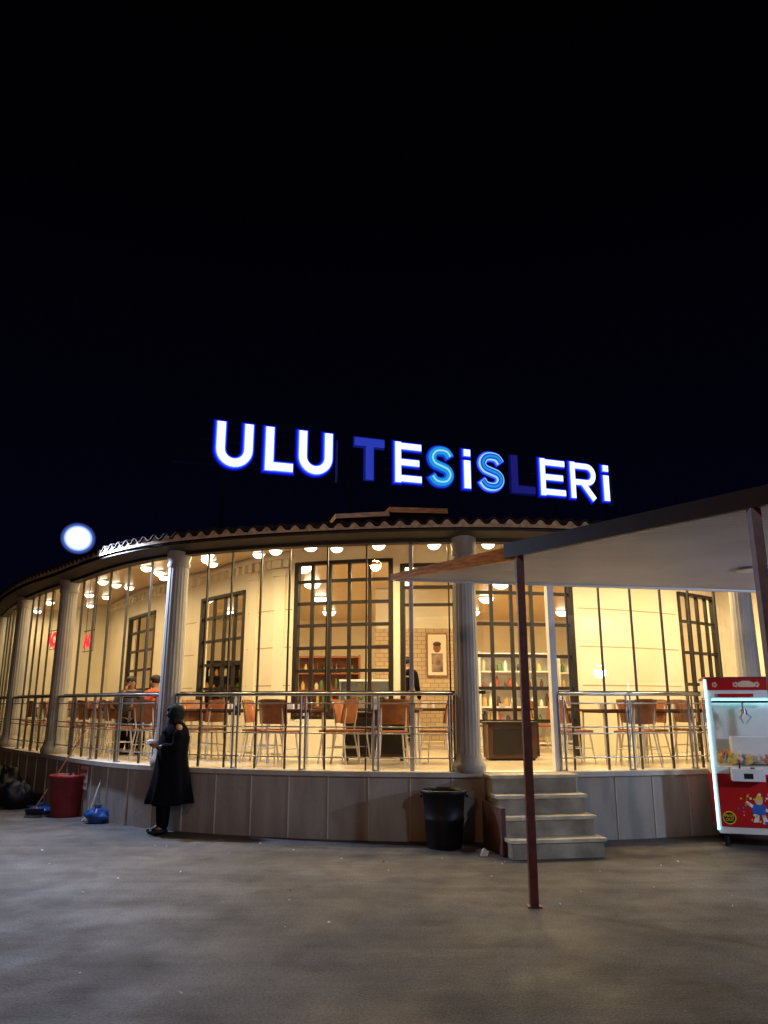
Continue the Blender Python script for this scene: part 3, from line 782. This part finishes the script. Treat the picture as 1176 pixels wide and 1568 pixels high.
# ---------------------------------------------------------------- people
def skin(name, V, E, R, m, parent, root=0, subs=2, smooth=True):
    me = bpy.data.meshes.new(name); me.from_pydata([tuple(v) for v in V], E, []); me.materials.append(m)
    o = bpy.data.objects.new(name, me); scene.collection.objects.link(o); o.parent = parent
    md = o.modifiers.new('skin', 'SKIN'); md.use_smooth_shade = True
    if not me.skin_vertices: me.skin_vertices.new()
    for i, r in enumerate(R):
        sv = me.skin_vertices[0].data[i]
        sv.radius = (r, r) if not isinstance(r, tuple) else r
        sv.use_root = (i == root)
    ms = o.modifiers.new('sub', 'SUBSURF'); ms.levels = subs; ms.render_levels = subs
    return o
def hand(prefix, wrist, dirv, palm_n, thumb_side, m, parent, curl=.9, s=1.0):
    dirv = Vector(dirv).normalized(); pn = Vector(palm_n).normalized(); side = dirv.cross(pn).normalized()*thumb_side
    w = Vector(wrist)
    skin(prefix+'_palm', [w, w+dirv*.04*s, w+dirv*.085*s], [(0, 1), (1, 2)], [(.018, .024), (.017, .036), (.013, .036)], m, parent, 0, 2)
    for i, (o_, L_) in enumerate(((.028, .068), (.01, .076), (-.010, .072), (-.028, .056))):
        b = w+dirv*.075*s+side*o_*s; pts = [b]; a = .25
        for q in (.45, .32, .25):
            a += curl*.6; dd = dirv*math.cos(a)+pn*math.sin(a); pts.append(pts[-1]+dd*L_*q*s)
        skin(prefix+'_finger_%d' % (i+1), pts, [(0, 1), (1, 2), (2, 3)], [.009, .0085, .0075, .006], m, parent, 0, 1)
    b = w+dirv*.03*s+side*.025*s
    skin(prefix+'_thumb', [b, b+dirv*.025+side*.02+pn*.01, b+dirv*.055+side*.018+pn*.03], [(0, 1), (1, 2)], [.013, .010, .007], m, parent, 0, 1)
def face(parent, c, r, m, tilt=0):
    mb = MB(); x, y, z = c
    mb.sphere((x, y-r*1.02, z-.012), .015, m, 8, 6, (.8, 1.0, 1.5))
    mb.sphere((x, y-r*.95, z-.055), .02, M['lips'], 8, 5, (1.1, .4, .35))
    for q in (-1, 1):
        mb.sphere((x+q*.03, y-r*.88, z+.012), .011, M['white'], 8, 6, (1.2, .6, .7)); mb.sphere((x+q*.03, y-r*.96, z+.012), .005, M['hair'], 6, 5)
        mb.sphere((x+q*r*.98, y+.005, z-.005), .022, m, 8, 6, (.35, .7, 1.3))
    mb.obj('face_features', parent)

def woman():
    e = empty('standing_woman', (-2.93, 10.80, 0), math.radians(-58))
    ln = lambda z: .085*z
    S = lambda x, y, z: (x, y+ln(z), z)
    V = [S(0, 0, .88), S(0, 0, 1.08), S(0, 0, 1.26), S(0, -.0, 1.36), S(0, -.02, 1.42), S(0, -.045, 1.475), S(0, -.05, 1.54), S(0, -.035, 1.59),
         S(.09, 0, .84), S(.09, -.03, .47), (.09, .0, .09), (.10, -.14, .035),
         S(-.09, 0, .84), S(-.08, -.03, .47), (-.07, .03, .09), (-.09, -.11, .035),
         S(.16, 0, 1.33), S(.21, -.02, 1.08), S(.07, -.22, 1.10),
         S(-.16, 0, 1.33), S(-.21, -.02, 1.08), S(-.07, -.24, 1.13)]
    E = [(0, 1), (1, 2), (2, 3), (3, 4), (4, 5), (5, 6), (6, 7), (0, 8), (8, 9), (9, 10), (10, 11), (0, 12), (12, 13), (13, 14), (14, 15), (3, 16), (16, 17), (17, 18), (3, 19), (19, 20), (20, 21)]
    R = [.13, .12, .13, .08, .05, .07, .082, .06, .09, .055, .04, .035, .09, .055, .04, .035, .06, .045, .028, .06, .045, .028]
    skin('body', V, E, R, M['skin'], e)
    for q, a in ((8, 'trouser_leg_1'), (12, 'trouser_leg_2')):
        low = Vector(V[q+2]); low.z = .05
        skin(a, [V[q], V[q+1], low], [(0, 1), (1, 2)], [.11, .085, .072], M['coat'], e)
        f = Vector(V[q+2]); mb = MB()
        mb.sphere((f.x, f.y-.065, .045), .055, M['black'], 12, 8, (.95, 2.5, .8)); o = mb.obj('shoe', e)
    mb = MB()
    def fold(rs, m_, n=40):
        vs = []
        for (cx, cy, z, rx, ry, f) in rs:
            for i in range(n):
                t = 2*math.pi*i/n; k = 1+f*math.sin(t*7+z*3)+f*.6*math.sin(t*11+1)
                vs.append((cx+math.cos(t)*rx*k, cy+math.sin(t)*ry*k+ln(z), z+f*.15*math.sin(t*3)))
        fs = [(j*n+i, j*n+(i+1) % n, (j+1)*n+(i+1) % n, (j+1)*n+i) for j in range(len(rs)-1) for i in range(n)]
        mb.add(vs, fs, m_, True)
    fold([(0, .07, .37, .27, .30, .07), (0, .065, .40, .275, .305, .07), (0, .05, .60, .255, .265, .05), (0, .03, .80, .235, .23, .03), (0, .01, .98, .215, .205, .015), (0, .01, 1.10, .215, .20, .01), (0, .01, 1.22, .22, .195, 0), (0, .005, 1.32, .20, .165, 0), (0, 0, 1.38, .14, .125, 0), (0, -.01, 1.43, .085, .085, 0)], M['coat'])
    mb.obj('coat', e, solid=.012)
    for sgn, q in ((1, 16), (-1, 19)):
        inner_sh = Vector(V[q])*.8+Vector(V[3])*.2
        skin('sleeve', [inner_sh, V[q+1], Vector(V[q+1]).lerp(Vector(V[q+2]), .85)], [(0, 1), (1, 2)], [.095, .082, .062], M['coat'], e)
    mb = MB(); vs = []; fs = []; n, k = 26, 14; c = Vector(S(0, -.045, 1.525))
    for j in range(k+1):
        a = -math.pi/2+math.pi*j/k
        for i in range(n):
            t = 2*math.pi*i/n; r = .118
            vs.append(c+Vector((math.cos(a)*math.cos(t)*r*.92, math.cos(a)*math.sin(t)*r*1.1+.014, math.sin(a)*r*1.12)))
    for j in range(k):
        for i in range(n):
            m_ = (vs[j*n+i]+vs[(j+1)*n+(i+1) % n])/2-c
            if m_.y < -.055 and abs(m_.x) < .062 and -.095 < m_.z < .062: continue
            fs.append((j*n+i, j*n+(i+1) % n, (j+1)*n+(i+1) % n, (j+1)*n+i))
    mb.add(vs, fs, M['scarf'], True)
    fold([(0, -.01, 1.28, .20, .17, .04), (0, -.01, 1.36, .14, .13, .05), (0, -.02, 1.42, .10, .105, .03), (0, -.03, 1.47, .095, .105, .02)], M['scarf'])
    mb.obj('headscarf', e, solid=.008)
    face(e, S(0, -.05, 1.53), .088, M['skin'])
    hl, hr = Vector(V[18]), Vector(V[21])
    hand('left_hand', hl, (-.35, -.8, .35), (-.8, .2, .1), -1, M['skin'], e)
    hand('right_hand', hr, (.35, -.8, .25), (.8, .2, .1), 1, M['skin'], e)
    mb = MB(); c = (hl+hr)/2+Vector((0, -.075, .05)); mb.sphere(c, .055, M['paper'], 14, 9, (1.3, .9, .55)); mb.box(c+Vector((0, -.01, -.015)), (.13, .08, .012), M['paper'], rx=.2)
    mb.obj('wrapped_snack', e)
woman()

def seated(name, loc, rz, top, hairc, lean=0.0, handup=False):
    e = empty(name, loc, rz)
    V = [(0, 0, .56), (0, -.01, .78), (0, -.01, .98), (0, -.02, 1.06), (0, -.03, 1.12), (0, -.05, 1.18), (0, -.055, 1.25), (0, -.04, 1.30),
         (.10, -.04, .54), (.13, -.44, .52), (.13, -.42, .10), (.14, -.54, .04),
         (-.10, -.04, .54), (-.13, -.44, .52), (-.13, -.40, .10), (-.14, -.52, .04),
         (.19, 0, 1.02), (.25, -.10, .78), (.14, -.36, .82),
         (-.19, 0, 1.02), (-.25, -.16, .80), ((-.10, -.16, 1.10) if handup else (-.12, -.36, .82))]
    E = [(0, 1), (1, 2), (2, 3), (3, 4), (4, 5), (5, 6), (6, 7), (0, 8), (8, 9), (9, 10), (10, 11), (0, 12), (12, 13), (13, 14), (14, 15), (3, 16), (16, 17), (17, 18), (3, 19), (19, 20), (20, 21)]
    R = [.13, .13, .14, .08, .055, .075, .088, .06, .095, .065, .045, .04, .095, .065, .045, .04, .07, .05, .03, .07, .05, .03]
    skin('body', V, E, R, M['skin'], e)
    skin('shirt', [V[0], V[1], V[2], V[3], V[16], V[17], Vector(V[17]).lerp(Vector(V[18]), .85), V[19], V[20], Vector(V[20]).lerp(Vector(V[21]), .85)], [(0, 1), (1, 2), (2, 3), (3, 4), (4, 5), (5, 6), (3, 7), (7, 8), (8, 9)],
         [.155, .155, .165, .085, .082, .066, .048, .082, .066, .048], top, e)
    for q in (8, 12): skin('trouser_leg', [V[q], V[q+1], V[q+2]], [(0, 1), (1, 2)], [.11, .078, .06], M['coat'], e)
    for q in (10, 14):
        mb = MB(); mb.sphere((V[q][0], V[q][1]-.06, .045), .05, M['black'], 10, 6, (.95, 2.4, .85)); mb.obj('shoe', e)
    mb = MB(); mb.sphere((0, -.035, 1.275), .102, hairc, 16, 10, (.93, 1.0, .8)); mb.obj('hair', e)
    face(e, (0, -.055, 1.235), .092, M['skin'])
    hand('left_hand', V[18], (-.2, -.9, 0), (0, 0, -1), 1, M['skin'], e, .5)
    hand('right_hand', V[21], ((.3, .2, .9) if handup else (.2, -.9, 0)), ((.8, .2, 0) if handup else (0, 0, -1)), 1, M['skin'], e, .5)
grey = mat('grey_jumper', (.05, .05, .07), .9); org = mat('orange_jacket', (.65, .10, .02), .8)
for (t, off, m_, h, dr) in ((2.16, -.95, grey, True, 1.3), (2.40, -1.05, org, False, -1.2)):
    c = W(t, off-.1, FL-.03); seated('seated_customer', c, ang(t)+dr, m_, M['hair'], 0, h)
    inst('dining_chair', CM, c+Vector((0, 0, .03)), ang(t)+dr)
def waiter():
    e = empty('standing_waiter', (.45, 15.9, FL), 2.6)
    V = [(0, 0, .95), (0, 0, 1.15), (0, 0, 1.38), (0, 0, 1.48), (0, -.01, 1.54), (0, -.03, 1.60), (0, -.035, 1.67), (0, -.02, 1.73),
         (.09, 0, .92), (.10, -.02, .50), (.10, 0, .09), (.11, -.13, .04), (-.09, 0, .92), (-.10, -.02, .50), (-.10, 0, .09), (-.11, -.13, .04),
         (.19, 0, 1.44), (.25, 0, 1.14), (.22, -.16, .92), (-.19, 0, 1.44), (-.25, 0, 1.14), (-.22, -.16, .92)]
    E = [(0, 1), (1, 2), (2, 3), (3, 4), (4, 5), (5, 6), (6, 7), (0, 8), (8, 9), (9, 10), (10, 11), (0, 12), (12, 13), (13, 14), (14, 15), (3, 16), (16, 17), (17, 18), (3, 19), (19, 20), (20, 21)]
    R = [.12, .12, .14, .08, .055, .075, .088, .06, .09, .06, .045, .04, .09, .06, .045, .04, .065, .048, .03, .065, .048, .03]
    skin('body', V, E, R, M['skin'], e)
    skin('shirt', [V[0], V[1], V[2], V[3], V[16], V[17], V[18], V[19], V[20], V[21]], [(0, 1), (1, 2), (2, 3), (3, 4), (4, 5), (5, 6), (3, 7), (7, 8), (8, 9)], [.14, .14, .16, .085, .08, .062, .042, .08, .062, .042], M['coat'], e)
    for q in (8, 12): skin('trouser_leg', [V[q], V[q+1], V[q+2]], [(0, 1), (1, 2)], [.105, .075, .06], M['coat'], e)
    for q in (10, 14):
        mb = MB(); mb.sphere((V[q][0], V[q][1]-.06, .045), .05, M['black'], 10, 6, (.95, 2.4, .85)); mb.obj('shoe', e)
    mb = MB(); mb.sphere((0, -.02, 1.69), .10, M['hair'], 16, 10, (.93, 1, .85)); mb.obj('hair', e)
    face(e, (0, -.04, 1.65), .09, M['skin'])
    hand('left_hand', V[18], (0, -.5, -.8), (-1, 0, 0), 1, M['skin'], e, .5); hand('right_hand', V[21], (0, -.5, -.8), (1, 0, 0), -1, M['skin'], e, .5)
waiter()

# ---------------------------------------------------------------- floodlight at the eave
def aim(o, tgt):
    dd = Vector(tgt)-o.location; o.rotation_euler = dd.to_track_quat('-Z', 'Y').to_euler()
fl = Vector((-4.80, 11.82, 4.18)); tgt = Vector((-3.0, 5.0, 0))
dd = (tgt-fl).normalized()
fe = empty('floodlight', fl); fe.rotation_euler = dd.to_track_quat('-Z', 'Y').to_euler()
fm = bpy.data.materials.new('flood_glow'); fm.use_nodes = True; nt = fm.node_tree; nt.nodes.remove(nt.nodes['Principled BSDF'])  # radial emission ramp paints the lamp's soft glow, white fading to blue
tc = nt.nodes.new('ShaderNodeTexCoord'); ln_ = nt.nodes.new('ShaderNodeVectorMath'); ln_.operation = 'LENGTH'
r = nt.nodes.new('ShaderNodeValToRGB'); em = nt.nodes.new('ShaderNodeEmission')
dv_ = nt.nodes.new('ShaderNodeMath'); dv_.operation = 'DIVIDE'; dv_.inputs[1].default_value = .27
nt.links.new(tc.outputs['Object'], ln_.inputs[0]); nt.links.new(ln_.outputs['Value'], dv_.inputs[0]); nt.links.new(dv_.outputs[0], r.inputs[0])
r.color_ramp.interpolation = 'EASE'
e_ = r.color_ramp.elements; e_[0].position = .50; e_[0].color = (.95, .98, 1, 1); e_[1].position = 1; e_[1].color = (.001, .002, .012, 1)
x_ = e_.new(.68); x_.color = (.20, .28, .6, 1); x_ = e_.new(.82); x_.color = (.02, .035, .14, 1)
em.inputs[1].default_value = 3.0; nt.links.new(r.outputs[0], em.inputs[0]); nt.links.new(em.outputs[0], nt.nodes['Material Output'].inputs[0]); fm.cycles.emission_sampling = 'NONE'
mb = MB()
n = 40; vs = [(0, 0, 0)]
for rr in (.06, .12, .18, .22, .265):
    vs += [(math.cos(i*2*math.pi/n)*rr, math.sin(i*2*math.pi/n)*rr, -.02*(rr/.225)**2) for i in range(n)]
fs = [(0, 1+(i+1) % n, 1+i) for i in range(n)]
for j in range(4): fs += [(1+j*n+i, 1+j*n+(i+1) % n, 1+(j+1)*n+(i+1) % n, 1+(j+1)*n+i) for i in range(n)]
mb.add(vs, fs, fm, True)
mb.cyl((0, 0, .14), (0, 0, .004), .13, .268, M['black'], 32); mb.cyl((0, 0, .22), (0, 0, .14), .07, .09, M['black'], 20)
for i in range(10):
    a = i*.628; q = Vector((math.cos(a)*.12, math.sin(a)*.12, 0)); mb.beam(q+Vector((0, 0, .2)), q+Vector((0, 0, .1)), .012, .04, M['black'])
mb.obj('head', fe)
mb = MB(); mb.beam((0, 0, .2), (.25, -.25, .95), .035, .035, M['black']); mb.obj('bracket', fe)
fb = arealight('beam', (0, 0, -.04), .2, 330, (.58, .70, 1)); fb.parent = fe

def lamp(loc, col, en, size, target, hgt_arm=.8):
    e = empty('offscreen_lamp'); mb = MB(); l = Vector(loc)  # unseen pole lamp, added to light facade, canopy and ground
    dirv = (Vector((target[0], target[1], 0))-Vector((l.x, l.y, 0))).normalized(); base = l-dirv*hgt_arm
    mb.cyl((base.x, base.y, 0), (base.x, base.y, l.z+.05), .07, .045, M['mullion'], 12)
    mb.beam((base.x, base.y, l.z+.05), l+Vector((0, 0, .05)), .05, .05, M['mullion']); mb.box(l+Vector((0, 0, .06)), (.3, .3, .08), M['mullion'])
    mb.obj('pole', e)
    o = arealight('head', l, size, en, col); aim(o, target); o.parent = e
lamp((6.4, 6.0, 2.3), (.62, .74, 1), 140, .25, (4, 9.8, 1.3), .5)
lamp((-4.5, -3.0, 6.0), (1, .42, .15), 175, .35, (.3, 9, 1.2))
lamp((7, -5, 6.5), (.78, .85, 1), 300, .4, (2, 8, 0))

# ---------------------------------------------------------------- ground, world, camera
mb = MB(); mb.add([(-300, -300, 0), (300, -300, 0), (300, 300, 0), (-300, 300, 0)], [(0, 1, 2, 3)], M['ground']); mb.obj('ground')
wd = bpy.data.worlds.new('World'); scene.world = wd; wd.use_nodes = True
nt = wd.node_tree; bg = nt.nodes['Background']
tc = nt.nodes.new('ShaderNodeTexCoord'); sp = nt.nodes.new('ShaderNodeSeparateXYZ'); r = nt.nodes.new('ShaderNodeValToRGB')
nt.links.new(tc.outputs['Generated'], sp.inputs[0]); nt.links.new(sp.outputs['Z'], r.inputs[0]); nt.links.new(r.outputs[0], bg.inputs[0])
r.color_ramp.elements[0].position = 0.0; r.color_ramp.elements[0].color = (.0009, .0011, .007, 1)
r.color_ramp.elements[1].position = .75; r.color_ramp.elements[1].color = (.0002, .0002, .0004, 1)
el = r.color_ramp.elements.new(.42); el.color = (.0005, .0005, .0022, 1)
bg.inputs[1].default_value = 1.0
cam = bpy.data.cameras.new('camera'); co = bpy.data.objects.new('camera', cam); scene.collection.objects.link(co)
co.location = (0, 0, 1.65); co.rotation_euler = (math.radians(90+14.02), 0, 0)
cam.sensor_fit = 'VERTICAL'; cam.sensor_height = 36; cam.lens = 27.05; cam.clip_end = 1000
scene.camera = co
